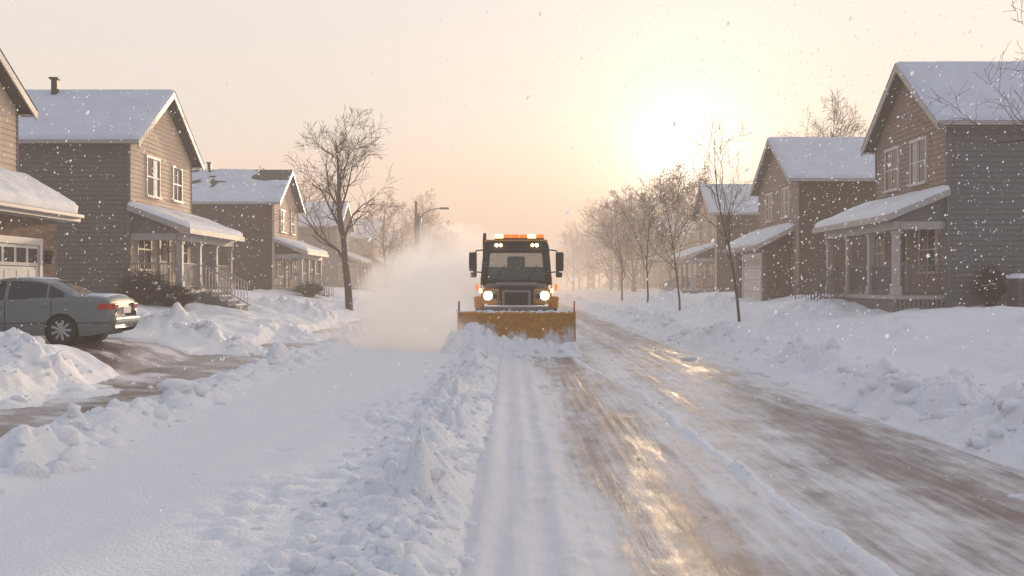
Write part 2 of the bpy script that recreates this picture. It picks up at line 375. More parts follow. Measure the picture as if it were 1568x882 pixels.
def house(name,d,xf,ya,yb,ze,zr,zb,L,mf,ms,wins=(),porch=None,garage=None,vent=None,patch=0,seed=1,brickside=False,detail=True):
    par=empty(name,(xf-d*L/2,(ya+yb)/2,zb)); xb=xf-d*L; yc=(ya+yb)/2; z0=0.0
    i=.004
    V=[(x,y,z) for x in (xf-d*i,xb) for (y,z) in ((ya+i,z0),(yb-i,z0),(yb-i,ze),(yc,zr-.01),(ya+i,ze))]
    F=[(0,1,2,3,4),(9,8,7,6,5)]+[(k,k+5,(k+1)%5+5,(k+1)%5) for k in range(5)]
    mesh_obj('core',V,F,ms,par)
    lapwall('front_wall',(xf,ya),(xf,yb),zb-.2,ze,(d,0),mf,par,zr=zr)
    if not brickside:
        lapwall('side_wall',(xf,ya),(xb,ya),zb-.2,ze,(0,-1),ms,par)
    for y in (ya,yb): box('corner_board',(xf-d*.02,y+(-.022 if y==ya else .022),(zb+ze)/2),(.14,.07,ze-zb),ms if not brickside else mf,par)
    box('foundation',(xf-d*L/2,yc,zb-.3),(L+.10,yb-ya+.10,.9),CONC,par)
    sl=(zr-ze)/(yc-ya); ov=.34; go=.42; th=.16; up=.20
    xs0=xf+d*go; xe=xb-d*go
    for sgn,yw in ((-1,ya),(1,yb)):
        yev=yw+sgn*ov; zev=ze-sl*ov+up
        prism_slab('roof',[(xs0,yev,zev),(xe,yev,zev),(xe,yc,zr+up),(xs0,yc,zr+up)],th,SHINGLE,par)
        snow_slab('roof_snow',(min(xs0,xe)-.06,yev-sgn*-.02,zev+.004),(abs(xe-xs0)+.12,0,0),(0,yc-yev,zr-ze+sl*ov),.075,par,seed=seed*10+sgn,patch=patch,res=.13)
        q=[Vector((xs0+d*.002,yev,zev-.035)),Vector((xs0+d*.002,yc,zr+up-.035))]
        VV=[];
        for dx in (0,d*.045):
            for p in q:
                VV+= [p+Vector((dx,0,0)),p+Vector((dx,0,-.24))]
        FF=[(0,2,3,1),(4,5,7,6),(0,4,6,2),(1,3,7,5),(0,1,5,4),(2,6,7,3)]
        mesh_obj('rake_board',VV,FF,TRIM,par)
        box('gutter',((xs0+xe)/2,yev+sgn*.05,zev-.09),(L+2*go,.10,.12),TRIM,par,bev=.02)
        mesh_obj('soffit',[(xs0,yev,zev-th-.02),(xe,yev,zev-th-.02),(xe,yw,zev-th-.02+.03),(xs0,yw,zev-th-.02+.03)],[(0,1,2,3)],TRIM,par)
    if vent:
        box('vent_pipe',(vent,yc-.4,zr+.25),(.22,.22,.6),DARK,par,bev=.03); box('vent_cap',(vent,yc-.4,zr+.58),(.34,.34,.08),DARK,par,bev=.02)
    for k,(wy,ww,wz0,wz1) in enumerate(wins): window(par,xf,d,wy,ww,wz0,wz1,light=(k%2==0))
    if porch:
        px,pya,pyb,pze,pza=porch
        fl=zb+.35; w=abs(px-xf)
        box('porch_floor',((xf+px)/2,(pya+pyb)/2,fl-.06),(w,pyb-pya,.12),TRIM,par)
        parts=[boxgeo((px-d*.04,y,fl-.5),(.03,.10,.76)) for y in np.arange(pya+.05,pyb,.14)]+[boxgeo((xx,pya+.03,fl-.5),(.10,.03,.76)) for xx in np.arange(min(px,xf)+.06,max(px,xf),.14)]
        V,F=merge(parts); mesh_obj('porch_skirt',V,F,CONC,par)
        oy=.3; ox=.35
        prism_slab('porch_roof',[(px+d*ox,pya-oy,pze),(xf,pya-oy,pza),(xf,pyb+oy,pza),(px+d*ox,pyb+oy,pze)],.14,SHINGLE,par)
        if d>0: P=(px+ox,pya-oy,pze+.003);Vv=(xf-px-ox,0,pza-pze)
        else: P=(px-ox,pya-oy,pze+.003);Vv=(xf-px+ox,0,pza-pze)
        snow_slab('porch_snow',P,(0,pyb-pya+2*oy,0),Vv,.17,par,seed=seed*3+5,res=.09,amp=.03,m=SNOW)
        box('porch_fascia',(px+d*(ox+.02),(pya+pyb)/2,pze-.10),(.04,pyb-pya+2*oy+.04,.19),TRIM,par)
        box('porch_beam',(px-d*.08,(pya+pyb)/2,pze-.30),(.2,pyb-pya,.26),TRIM,par)
        for yy in (pya+.06,pyb-.06): box('porch_end_beam',((xf+px-d*.2)/2,yy,pze-.30),(w-.2,.12,.24),TRIM,par)
        for yy in (pya-oy-.01,pyb+oy+.01):
            VV=[(px+d*ox,yy,pze-.0),(xf,yy,pza-.0),(xf,yy,pza-.2),(px+d*ox,yy,pze-.2)]
            mesh_obj('porch_rake',VV,[(0,1,2,3)],TRIM,par)
        mesh_obj('porch_gable',[(px+d*0,pya+.0,pze-.17),(xf,pya,pze-.17),(xf,pya,pza-.15)],[(0,1,2)],ms,par)
        npst=4; pys=np.linspace(pya+.15,pyb-.15,npst)
        for y in pys:
            box('porch_post',(px-d*.12,y,(fl+pze-.43)/2),(.2,.2,pze-.43-fl),TRIM,par,bev=.015)
            box('post_base',(px-d*.12,y,fl+.14),(.28,.28,.28),TRIM,par,bev=.015); box('post_cap',(px-d*.12,y,pze-.50),(.27,.27,.08),TRIM,par,bev=.01)
        parts=[]
        def rail(a,b):
            a=Vector(a);b=Vector(b);n=int((b-a).length/.13)
            parts.append(tube_geo([a+Vector((0,0,.92)),b+Vector((0,0,.92))],[.035]*2,6)); parts.append(tube_geo([a+Vector((0,0,.12)),b+Vector((0,0,.12))],[.028]*2,6))
            for k in range(1,n): 
                p=a.lerp(b,k/n); parts.append(boxgeo((p.x,p.y,p.z+.52),(.03,.03,.8)))
        xr=px-d*.12
        sb=1 if d>0 else 2
        for k in range(npst-1):
            if k==sb: continue
            rail((xr,pys[k],fl),(xr,pys[k+1],fl))
        rail((xf,pys[0],fl),(xr,pys[0],fl)); rail((xf,pys[-1],fl),(xr,pys[-1],fl))
        ys0,ys1=pys[sb]+.12,pys[sb+1]-.12
        for k in range(4):
            box('stair_step',(px+d*(.16+.3*k),(ys0+ys1)/2,fl-.12-.17*k-.3),(.31,ys1-ys0,.62),CONC,par)
            box('stair_snow',(px+d*(.16+.3*k),(ys0+ys1)/2,fl-.12-.17*k+.04),(.27,ys1-ys0-.1,.07),SNOW,par,bev=.03)
        for yy in (ys0,ys1): rail((px,yy,fl),(px+d*1.3,yy,fl-.75))
        V,F=merge(parts); mesh_obj('porch_railing',V,F,TRIM if d>0 else S_RAIL,par)
        ym=(pya+pyb)/2
        box('front_door',(xf+d*.045,ym,fl+1.05),(.05,.95,2.1),DOOR,par); box('door_glass',(xf+d*.075,ym,fl+1.5),(.02,.5,.8),GLASSD,par)
        V,F=merge([boxgeo((xf+d*.05,ym-.54,fl+1.07),(.1,.11,2.14)),boxgeo((xf+d*.05,ym+.54,fl+1.07),(.1,.11,2.14)),boxgeo((xf+d*.05,ym,fl+2.2),(.1,1.2,.12))]); mesh_obj('door_frame',V,F,TRIM,par)
        window(par,xf,d,ym-(pyb-pya)*.32,1.2,fl+.75,fl+2.15,'porch_window'); window(par,xf,d,ym+(pyb-pya)*.32,1.2,fl+.75,fl+2.15,'porch_window')
    if garage:
        gx,gya,gyb,gze,gza,mg,dya,dyb=garage
        gxc=(gx+xf)/2; zt=gze-.05
        box('garage_body',(gxc,(gya+gyb)/2,zt/2),(abs(gx-xf),gyb-gya,zt),mg,par)
        prism_slab('garage_roof',[(gx+d*.5,gya-.3,gze),(xf,gya-.3,gza),(xf,gyb+.3,gza),(gx+d*.5,gyb+.3,gze)],.16,SHINGLE,par)
        P=(gx+d*.5,gya-.3,gze+.003)
        snow_slab('garage_snow',P,(0,gyb-gya+.6,0),(xf-gx-d*.5,0,gza-gze),.22,par,seed=seed+77,res=.09,amp=.04,m=SNOW)
        box('garage_fascia',(gx+d*.52,(gya+gyb)/2,gze-.12),(.04,gyb-gya+.64,.22),TRIM,par)
        box('garage_gutter',(gx+d*.60,(gya+gyb)/2,gze-.08),(.11,gyb-gya+.62,.11),TRIM,par,bev=.02)
        mesh_obj('garage_soffit',[(gx+d*.5,gya-.3,gze-.24),(gx,gya-.3,gze-.24),(gx,gyb+.3,gze-.24),(gx+d*.5,gyb+.3,gze-.24)],[(0,1,2,3)],TRIM,par)
        for yy in (gyb+.31,gya-.31):
            mesh_obj('garage_rake',[(gx+d*.5,yy,gze),(xf,yy,gza),(xf,yy,gza-.22),(gx+d*.5,yy,gze-.24)],[(0,1,2,3)],TRIM,par)
        zg=B(gx+d*.3,(dya+dyb)/2); h=2.3
        n=4
        for k in range(n):
            box('garage_door_panel',(gx+d*.03,(dya+dyb)/2,zg+h*(k+.5)/n),(.05,dyb-dya,h/n-.015),WHITE,par,bev=.01)
            nn=max(3,int((dyb-dya)/.6))
            for j in range(nn):
                yy=dya+(j+.5)*(dyb-dya)/nn
                box('door_inset',(gx+d*.058,yy,zg+h*(k+.5)/n),(.012,(dyb-dya)/nn-.14,h/n-.2),GLASSD if k==3 else WHITE,par,bev=.004)
        V,F=merge([boxgeo((gx+d*.05,dya-.08,zg+h/2),(.1,.16,h)),boxgeo((gx+d*.05,dyb+.08,zg+h/2),(.1,.16,h)),boxgeo((gx+d*.05,(dya+dyb)/2,zg+h+.09),(.1,dyb-dya+.34,.18))]); mesh_obj('garage_door_frame',V,F,WHITE,par)
        yl=dyb+.5
        box('coach_lamp_bracket',(gx+d*.04,yl,zg+2.0),(.06,.10,.22),DARK,par); box('coach_lamp',(gx+d*.14,yl,zg+1.95),(.15,.15,.28),DARK,par,taper=(1.25,1.25),bev=.01)
        box('coach_lamp_cap',(gx+d*.14,yl,zg+2.14),(.2,.2,.06),DARK,par,bev=.02)
    return par
S_RAIL=mat('rail_dark',(.16,.15,.145),rough=.6,var=.1)
S_TAN_LIT=siding('siding_tan_lit',(.66,.51,.38)); S_GREY=siding('siding_grey',(.165,.152,.140)); S_TAN2=siding('siding_beige',(.52,.39,.29))  # tan lightened to look sunlit on gables; grey side walls darkened for shade
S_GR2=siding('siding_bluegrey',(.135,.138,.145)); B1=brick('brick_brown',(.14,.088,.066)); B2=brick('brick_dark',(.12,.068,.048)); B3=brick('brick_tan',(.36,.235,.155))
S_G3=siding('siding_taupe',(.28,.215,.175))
zE=7.0; zR=9.15
house('siding_house',1,-14.0,19.6,28.1,6.95,9.55,.9,12,S_TAN_LIT,S_GREY,wins=[(24.5,1,5.2,6.6),(26.6,.8,5.2,6.6)],garage=(-12.85,19.6,28.1,4.0,5.0,B3,20.6,26.9),seed=2)
house('siding_house',1,-13.3,34.6,41.2,zE,zR,1.45,13,S_TAN_LIT,S_GREY,wins=[(36.75,1.25,5.25,6.6),(39.4,.95,5.3,6.55)],porch=(-11.5,34.7,41.1,3.95,4.75),vent=-17.2,seed=3)
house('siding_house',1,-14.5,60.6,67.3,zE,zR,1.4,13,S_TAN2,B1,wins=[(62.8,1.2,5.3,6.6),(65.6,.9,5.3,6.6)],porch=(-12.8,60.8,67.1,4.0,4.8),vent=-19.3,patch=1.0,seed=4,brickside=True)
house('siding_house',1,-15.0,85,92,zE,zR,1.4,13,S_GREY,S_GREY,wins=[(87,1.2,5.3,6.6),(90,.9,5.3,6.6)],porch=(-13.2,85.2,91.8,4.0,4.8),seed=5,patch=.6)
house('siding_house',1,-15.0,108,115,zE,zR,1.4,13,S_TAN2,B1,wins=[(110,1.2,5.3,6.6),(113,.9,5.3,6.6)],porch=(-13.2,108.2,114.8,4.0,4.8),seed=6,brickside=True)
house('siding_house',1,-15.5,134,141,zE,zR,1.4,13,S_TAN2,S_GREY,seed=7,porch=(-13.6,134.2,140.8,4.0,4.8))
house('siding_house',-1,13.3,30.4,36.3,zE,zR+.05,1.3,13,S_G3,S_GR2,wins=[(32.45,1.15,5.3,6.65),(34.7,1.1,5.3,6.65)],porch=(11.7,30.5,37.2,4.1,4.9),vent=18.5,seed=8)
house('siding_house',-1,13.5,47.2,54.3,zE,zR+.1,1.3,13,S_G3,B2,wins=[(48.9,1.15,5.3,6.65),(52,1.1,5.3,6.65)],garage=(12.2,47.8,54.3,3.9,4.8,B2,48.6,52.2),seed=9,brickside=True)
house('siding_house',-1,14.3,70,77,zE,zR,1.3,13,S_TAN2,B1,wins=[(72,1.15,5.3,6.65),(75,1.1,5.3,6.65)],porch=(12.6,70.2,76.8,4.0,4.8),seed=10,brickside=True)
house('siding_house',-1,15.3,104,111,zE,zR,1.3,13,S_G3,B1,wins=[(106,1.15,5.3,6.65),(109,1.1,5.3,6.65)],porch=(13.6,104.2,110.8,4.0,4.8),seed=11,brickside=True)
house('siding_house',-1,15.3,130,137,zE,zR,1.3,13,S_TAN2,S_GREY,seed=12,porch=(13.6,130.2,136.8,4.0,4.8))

ub=empty('utility_box',(15.0,29.0,1.35))
box('cabinet',(15.0,29.0,1.75),(.8,.7,.85),METAL,ub,bev=.03)
for k in range(6): box('louvre',(15.0,28.64,1.48+k*.1),(.66,.02,.03),DARK,ub)
snow_slab('snow_cap',(14.58,28.62,2.18),(.84,0,0),(0,.76,0),.12,ub,seed=3,res=.05,m=SNOW)

# ---------------------------------------------------------------- trees
def gen_tree(seed,H,r0,levels=4,nch=(9,6,5,4),spread=.75,crown=.3,minr=.006,up=.25,segs=(7,5,4,3)):
    R=random.Random(seed); parts=[]
    def br(p,dr,L,r,lv):
        n=segs[min(lv,len(segs)-1)]; pts=[p.copy()]; rads=[r]; q=p.copy(); dv=dr.copy()
        j=.06 if lv==0 else .20
        for i in range(n):
            dv=(dv+Vector((R.gauss(0,j),R.gauss(0,j),R.gauss(0,j)+ (up*.35 if lv else 0)))).normalized()
            q=q+dv*(L/n); pts.append(q.copy()); rads.append(max(minr*.7,r*(1-.82*(i+1)/n)))
        ns=(8,5,4,3,3)[min(lv,4)]
        parts.append(tube_geo(pts,rads,ns,cap=False))
        if lv>=levels: return
        k=nch[min(lv,len(nch)-1)]
        for c in range(k):
            t=(crown+(1-crown)*(c+R.random()*.8)/k) if lv==0 else (.2+.8*(c+R.random())/k)
            t=min(t,.98); fi=t*n; i0=int(fi); fr=fi-i0
            pp=pts[i0].lerp(pts[i0+1],fr); rr=rads[i0]+(rads[i0+1]-rads[i0])*fr
            ax=(pts[i0+1]-pts[i0]).normalized()
            an=R.random()*6.283+c*2.4
            a=ax.cross(Vector((.3,.7,.2))).normalized(); b=ax.cross(a)
            sp=spread*(.75+.5*R.random())
            nd=(ax*math.cos(sp)+(a*math.cos(an)+b*math.sin(an))*math.sin(sp)).normalized()
            if lv==0: LL=H*(.46-.26*((t-crown)/(1-crown)))*(.8+.4*R.random())
            else: LL=L*(.62-.2*t)*(.8+.4*R.random())
            br(pp,nd,LL,max(minr,rr*.62),lv+1)
    br(Vector((0,0,-.3)),Vector((0,0,1)),H+.3,r0,0)
    return merge(parts)
def tree(name,x,y,H,r0,seed,m=BARK,**k):
    V,F=gen_tree(seed,H,r0,**k); z=B(x,y)+.1
    o=mesh_obj(name,V,F,m,None,smooth=False); o.location=(x,y,z); return o
tree('bare_tree',-8.8,54,9.4,.22,11,levels=4,nch=(12,7,5,3),spread=.70,crown=.27,minr=.010)
tree('bare_tree',8.7,38,6.9,.06,12,levels=3,nch=(13,5,4),spread=.55,crown=.3,minr=.007)
tree('bare_tree',8.6,51,6.2,.06,13,levels=3,nch=(13,6,4),spread=.7,crown=.3,minr=.008)
tree('bare_tree',8.4,62,6.8,.07,14,levels=3,nch=(13,6,4),spread=.65,crown=.3,minr=.009)
tree('bare_tree',8.5,77,7.0,.08,15,levels=3,nch=(13,6,4),spread=.7,crown=.25,minr=.01)
tree('bare_tree',13.2,19.6,8.4,.13,16,levels=4,nch=(12,6,5,3),spread=.95,crown=.22,minr=.006,up=.1)
tree('bare_tree',24,70,11.5,.2,17,levels=4,nch=(12,7,5,4),spread=.7,crown=.25,minr=.012)
LEAF=mat('dry_leaf',(.20,.105,.05),rough=.8,var=.3)
def leafy(x,y,H,seed):
    V,F=gen_tree(seed,H,.14,levels=3,nch=(16,7,5),spread=.8,crown=.15,minr=.01)
    nF=len(F); fm=[0]*nF; R=random.Random(seed)
    idx=[i for i in range(len(V)) if V[i].z>H*.2]
    for i in R.sample(idx,min(5200,len(idx))):
        p=V[i]+Vector((R.gauss(0,.12),R.gauss(0,.12),R.gauss(0,.12))); a=Vector((R.gauss(0,1),R.gauss(0,1),R.gauss(0,1))).normalized()*.07; b=a.cross(Vector((R.random(),R.random(),R.random()))).normalized()*.045
        o=len(V); V+=[p-a,p-b,p+a,p+b]; F.append((o,o+1,o+2,o+3)); fm.append(1)
    o=mesh_obj('oak_tree',V,F,[BARK,LEAF],None,fmat=fm); o.location=(x,y,B(x,y)+.1)
leafy(13.6,86,9.6,31); leafy(11.5,95,8.2,32)
var=[]
for s in range(6):
    V,F=gen_tree(100+s,10,.18,levels=4,nch=(11,6,4,3),spread=.7,crown=.15,minr=.022,segs=(5,4,3,2))
    v=np.array([tuple(k) for k in V]); f3=np.array([q for q in F]); var.append((v,f3))
VV=[];FF=[];off=0; R=random.Random(5)
plc=[]
for k in range(40): plc.append((-R.uniform(8.5,13)-R.random()**2*18,R.uniform(92,230)))
for k in range(56): plc.append((R.uniform(8.5,13)+R.random()**2*20,R.uniform(86,230)))
for k in range(50): plc.append((R.uniform(-60,60),R.uniform(230,360)))
for (x,y) in plc:
    v,f=var[R.randrange(6)]; a=R.random()*6.28; s=R.uniform(.75,1.2)*(.85 if abs(x)<12 and y<230 else 1.); c,sn=math.cos(a),math.sin(a)
    w=np.stack([v[:,0]*c-v[:,1]*sn,v[:,0]*sn+v[:,1]*c,v[:,2]],1)*s+np.array([x,y,B(x,y)])
    VV.append(w); FF.append(f+off); off+=len(w)
VV=np.concatenate(VV);FF=np.concatenate(FF)
me=D.meshes.new('distant_trees'); me.vertices.add(len(VV)); me.vertices.foreach_set('co',VV.astype(np.float32).ravel())
me.loops.add(len(FF)*4); me.loops.foreach_set('vertex_index',FF.ravel().astype(np.int32)); me.polygons.add(len(FF)); me.polygons.foreach_set('loop_start',(np.arange(len(FF))*4).astype(np.int32))
me.update(calc_edges=True); me.materials.append(BARK2); o=D.objects.new('distant_trees',me); col.objects.link(o)
def shrub(x,y,r,h,seed,snow=True):
    R=random.Random(seed); parts=[]; e=empty('shrub',(x,y,B(x,y)))
    z=B(x,y)+.1
    for k in range(420):
        a=R.random()*6.28; t=R.random(); p=Vector((x+r*.3*math.cos(a)*R.random(),y+r*.3*math.sin(a)*R.random(),z))
        q=Vector((x+r*math.cos(a)*t**.5,y+r*math.sin(a)*t**.5,z+h*(1-.5*t)*(.6+.5*R.random()))); m=p.lerp(q,.5)+Vector((R.gauss(0,.06),R.gauss(0,.06),.08))
        parts.append(tube_geo([p,m,q],[.014,.010,.007],3,False))
        for j in range(5):
            s=m.lerp(q,R.random()); parts.append(tube_geo([s,s+Vector((R.gauss(0,.12),R.gauss(0,.12),R.random()*.15))],[.010,.006],3,False))
    V,F=merge(parts); mesh_obj('twigs',V,F,BARK,e)
    n=26; P=[];S=[]
    for k in range(n):
        a=R.random()*6.28; t=R.random()**.5; P.append((x+r*.8*math.cos(a)*t,y+r*.8*math.sin(a)*t,z+h*(.85-.45*t*t)+R.gauss(0,.05))); S.append(R.uniform(.03,.12))
    blobs('snow_tufts',np.array(P),np.array(S),SNOW,e,seed=seed,flat=.4)
for i,(x,y,r,h) in enumerate([(-12.5,33.9,.9,1.2),(-11.5,34.1,.6,.8),(14.3,29.8,.45,1.2),(-12.2,59.9,.9,.9)]): shrub(x,y,r,h,40+i)

sl=empty('street_lamp',(-7.3,78,.3))
tube('pole',[(-7.3,78,0),(-7.3,78,4),(-7.3,78,7.6)],[.13,.11,.08],METAL,sl)
tube('arm',[(-7.3,78,7.0),(-6.9,78,7.55),(-6.3,78,7.85),(-5.5,78,7.95)],[.05,.045,.04,.035],METAL,sl)
box('lamp_head',(-5.3,78,7.93),(.75,.3,.16),METAL,sl,bev=.05)
up_=empty('utility_pole',(-8.1,84,.4)); WOOD=mat('pole_wood',(.06,.045,.035),rough=.9,var=.2)
tube('pole',[(-8.1,84,0),(-8.1,84,9.0)],[.16,.11],WOOD,up_); box('transformer',(-7.85,84,7.4),(.4,.4,.8),METAL,up_,bev=.1)

# ---------------------------------------------------------------- car
def build_car():
    PAINT=mat('car_paint',(.16,.18,.18),rough=.40,metal=.3,var=.08,vscale=2,coat=.3)
    CG=mat('car_glass',(.012,.014,.016),rough=.05,var=0,spec=.6); RED=mat('tail_lens',(.26,.015,.012),rough=.2,var=0,emis=((1,.05,.02),.08))
    BLK=mat('car_rubber',(.02,.02,.02),rough=.8,var=.1); RIM=mat('alloy',(.45,.45,.45),rough=.4,metal=.6,var=.05); SEAM=DARK
    car=empty('parked_car',(-10.85,21.87,B(-10.8,21.8)+.0))
    xs=np.linspace(-2.375,2.375,200)
    zt=np.interp(xs,[-2.375,-2.33,-2.2,-1.9,-1.1,-.95,-.75,-.35,-.15,.1,.5,.8,1.0,1.55,1.62,1.8,2.15,2.28,2.34,2.375],
                    [.50,.62,.72,.79,.93,.985,1.12,1.36,1.415,1.435,1.43,1.405,1.36,1.09,1.075,1.07,1.05,1.0,.90,.62])
    k=np.ones(7)/7; ztp=np.pad(zt,3,mode='edge'); zt=np.convolve(ztp,k,'valid')
    zb=np.minimum(zt-.035,np.interp(xs,[-2.375,-1.9,-1.0,1.5,2.3,2.375],[.48,.73,.89,.97,.93,.6]))
    w=np.interp(xs,[-2.375,-2.3,-2.15,-1.8,-1.2,1.3,1.9,2.2,2.32,2.375],[.55,.68,.78,.85,.885,.885,.86,.80,.74,.62])
    w=np.convolve(np.pad(w,3,mode='edge'),k,'valid')
    zlow=np.interp(xs,[-2.375,-2.2,-1.9,1.9,2.25,2.375],[.30,.22,.19,.19,.26,.34])
    n1,n2,n3=22,18,16
    secs=[]
    for i,x in enumerate(xs):
        pts=[]
        h=zt[i]-zb[i]; 
        for j in range(n1):
            t=j/(n1-1); z=zlow[i]+(zb[i]-zlow[i])*t
            ww=w[i]-.07*(1-t)**2.2*1.0-.035*t**4 + .012*math.sin(min(1,t/.62)*math.pi)
            pts.append((ww,z))
        wb=pts[-1][0]
        hs=max(0,h-.06)
        for j in range(1,n2+1):
            t=j/n2; z=zb[i]+hs*t; pts.append((wb-.02*min(1,h/.2)-.36*hs*t-.10*(hs*t)**2,z))
        wt=pts[-1][0]; zz=pts[-1][1]; rem=zt[i]-zz
        for j in range(1,n3+1):
            t=j/n3
            pts.append((wt*(1-t)**1.0 if j<n3 else 0, zz+rem*(1-(1-t)**2.6)))
        secs.append(pts)
    m=len(secs[0]); V=[];F=[];fm=[]
    for i,x in enumerate(xs):
        for (yy,z) in secs[i]: V.append([x,-yy,z])
        for (yy,z) in secs[i][:-1]: V.append([x,yy,z])
    S=2*m-1
    def vid(i,side,j):
        if side==0 or j==m-1: return i*S+j
        return i*S+m+j
    RA=.355; wx=[-1.45,1.33]; wz=.31
    seams=[-.98,.13,1.12]; sidx=[int(np.argmin(abs(xs-s))) for s in seams]
    for i in range(len(xs)-1):
        xm=(xs[i]+xs[i+1])/2
        for side in (0,1):
            for j in range(m-1):
                a=[vid(i,side,j),vid(i+1,side,j),vid(i+1,side,j+1),vid(i,side,j+1)]
                zc=sum(V[q][2] for q in a)/4; yc=abs(sum(V[q][1] for q in a)/4)
                if j<n1 and min(math.hypot(xm-q,zc-wz) for q in wx)<RA-.012: continue
                mi=0
                if j>=n1 and j<n1+n2+1:
                    zf=(np.interp(xm,xs,zt)); lo=np.interp(xm,xs,zb)+.035
                    top=zf-.075
                    if lo<zc<top and -.86<xm<1.38 and zc<1.375 and (xm<.10 or xm>.18) and (xm<.98 or xm>1.04):
                        if xm>-.62 or zc<1.02+ (xm+.62)*.5: mi=1
                if j>=n1+n2:
                    hw=yc; lim=V[vid(i,0,n1+n2-1)][1]
                    if (-.93<xm<-.36 or .98<xm<1.52) and hw<abs(lim)-.05: mi=1
                if mi==0 and j<n1 and i in sidx and zc>.33: mi=3
                if xm>2.10 and .74<zc<.87 and (j<n1) : mi=2
                if xm<-2.1 and .58<zc<.68 and j<n1: mi=1
                if j<n1 and .44<zc<.485 and -2.2<xm<2.3: mi=4
                F.append(a if side==0 else a[::-1]); fm.append(mi)
    for v in V:
        if abs(v[1])>.6:
            for q in wx:
                dd=math.hypot(v[0]-q,v[2]-wz)
                if RA-.03<dd<RA+.008 and dd>0: v[0]=q+(v[0]-q)*RA/dd; v[2]=wz+(v[2]-wz)*RA/dd
    for i in (0,len(xs)-1):
        loop=[vid(i,0,j) for j in range(m)]+[vid(i,1,j) for j in range(m-2,-1,-1)]
        F.append(loop if i else loop[::-1]); fm.append(0)
    LB=mat('car_moulding',(.07,.075,.075),rough=.5,var=0)
    mesh_obj('body',V,F,[PAINT,CG,RED,SEAM,LB],car,False,True,fm)
    for s in (-1,1):
        box('tail_lamp',(2.335,s*.54,.81),(.10,.24,.13),RED,car,False,bev=.03)
        for q in wx:
            V2,F2=tube_geo([(q,s*.52,wz),(q,s*.84,wz)],[RA+.01]*2,28,False); mesh_obj('wheel_well',V2,F2,BLK,car,False)
            V2,F2=tube_geo([(q,s*.50,wz),(q,s*.52,wz)],[RA+.01]*2,28,True); mesh_obj('wheel_well_back',V2,F2,BLK,car,False)
            prof=[(.64,.24),(.645,.30),(.67,.315),(.80,.315),(.835,.30),(.845,.26),(.84,.215)]
            V2,F2=tube_geo([(q,s*a,wz) for a,_ in prof],[b for _,b in prof],32,True); mesh_obj('tyre',V2,F2,BLK,car,False,True)
            V2,F2=tube_geo([(q,s*.80,wz),(q,s*.846,wz)],[.225,.215],32,False); mesh_obj('rim',V2,F2,RIM,car,False,True)
            V2,F2=tube_geo([(q,s*.841,wz),(q,s*.843,wz)],[.20,.20],32,True); mesh_obj('brake_shadow',V2,F2,DARK,car,False)
            ps=[]
            for kk in range(9):
                a=kk*2*math.pi/9; ps.append(tube_geo([(q+.03*math.cos(a),s*.852,wz+.03*math.sin(a)),(q+.21*math.cos(a),s*.846,wz+.21*math.sin(a))],[.026,.034],6))
            ps.append(tube_geo([(q,s*.84,wz),(q,s*.862,wz)],[.07,.06],14)); V2,F2=merge(ps); mesh_obj('spokes',V2,F2,RIM,car,False)
        box('door_handle',(.0,s*.885,.80),(.16,.03,.03),PAINT,car,False,bev=.01); box('door_handle',(.98,s*.885,.81),(.16,.03,.03),PAINT,car,False,bev=.01)
        box('wing_mirror',(-.72,s*.96,.96),(.12,.18,.12),PAINT,car,False,bev=.04)
    box('number_plate',(2.39,0,.72),(.02,.42,.14),WHITE,car,False,bev=.005)
    box('rear_bumper',(2.32,0,.50),(.20,1.42,.20),PAINT,car,False,bev=.07)
    box('front_bumper',(-2.32,0,.46),(.18,1.3,.2),PAINT,car,False,bev=.07)
    for s in (-1,1): box('headlamp',(-2.26,s*.55,.64),(.12,.34,.12),WHITE,car,False,bev=.04)
    box('underbody',(0,0,.25),(4.2,1.0,.12),DARK,car,False)
    def frost(xa,xb,hw,curve):
        X_,Y_=np.meshgrid(np.linspace(xa,xb,24),np.linspace(-hw,hw,24)); e=np.minimum(np.minimum(X_-xa,xb-X_),hw-abs(Y_))
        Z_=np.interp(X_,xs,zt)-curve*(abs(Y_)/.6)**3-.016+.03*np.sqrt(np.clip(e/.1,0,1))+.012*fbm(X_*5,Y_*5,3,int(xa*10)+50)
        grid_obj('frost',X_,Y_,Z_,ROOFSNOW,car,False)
    frost(-.1,.85,.52,.10); frost(1.66,2.2,.62,.03)
build_car()

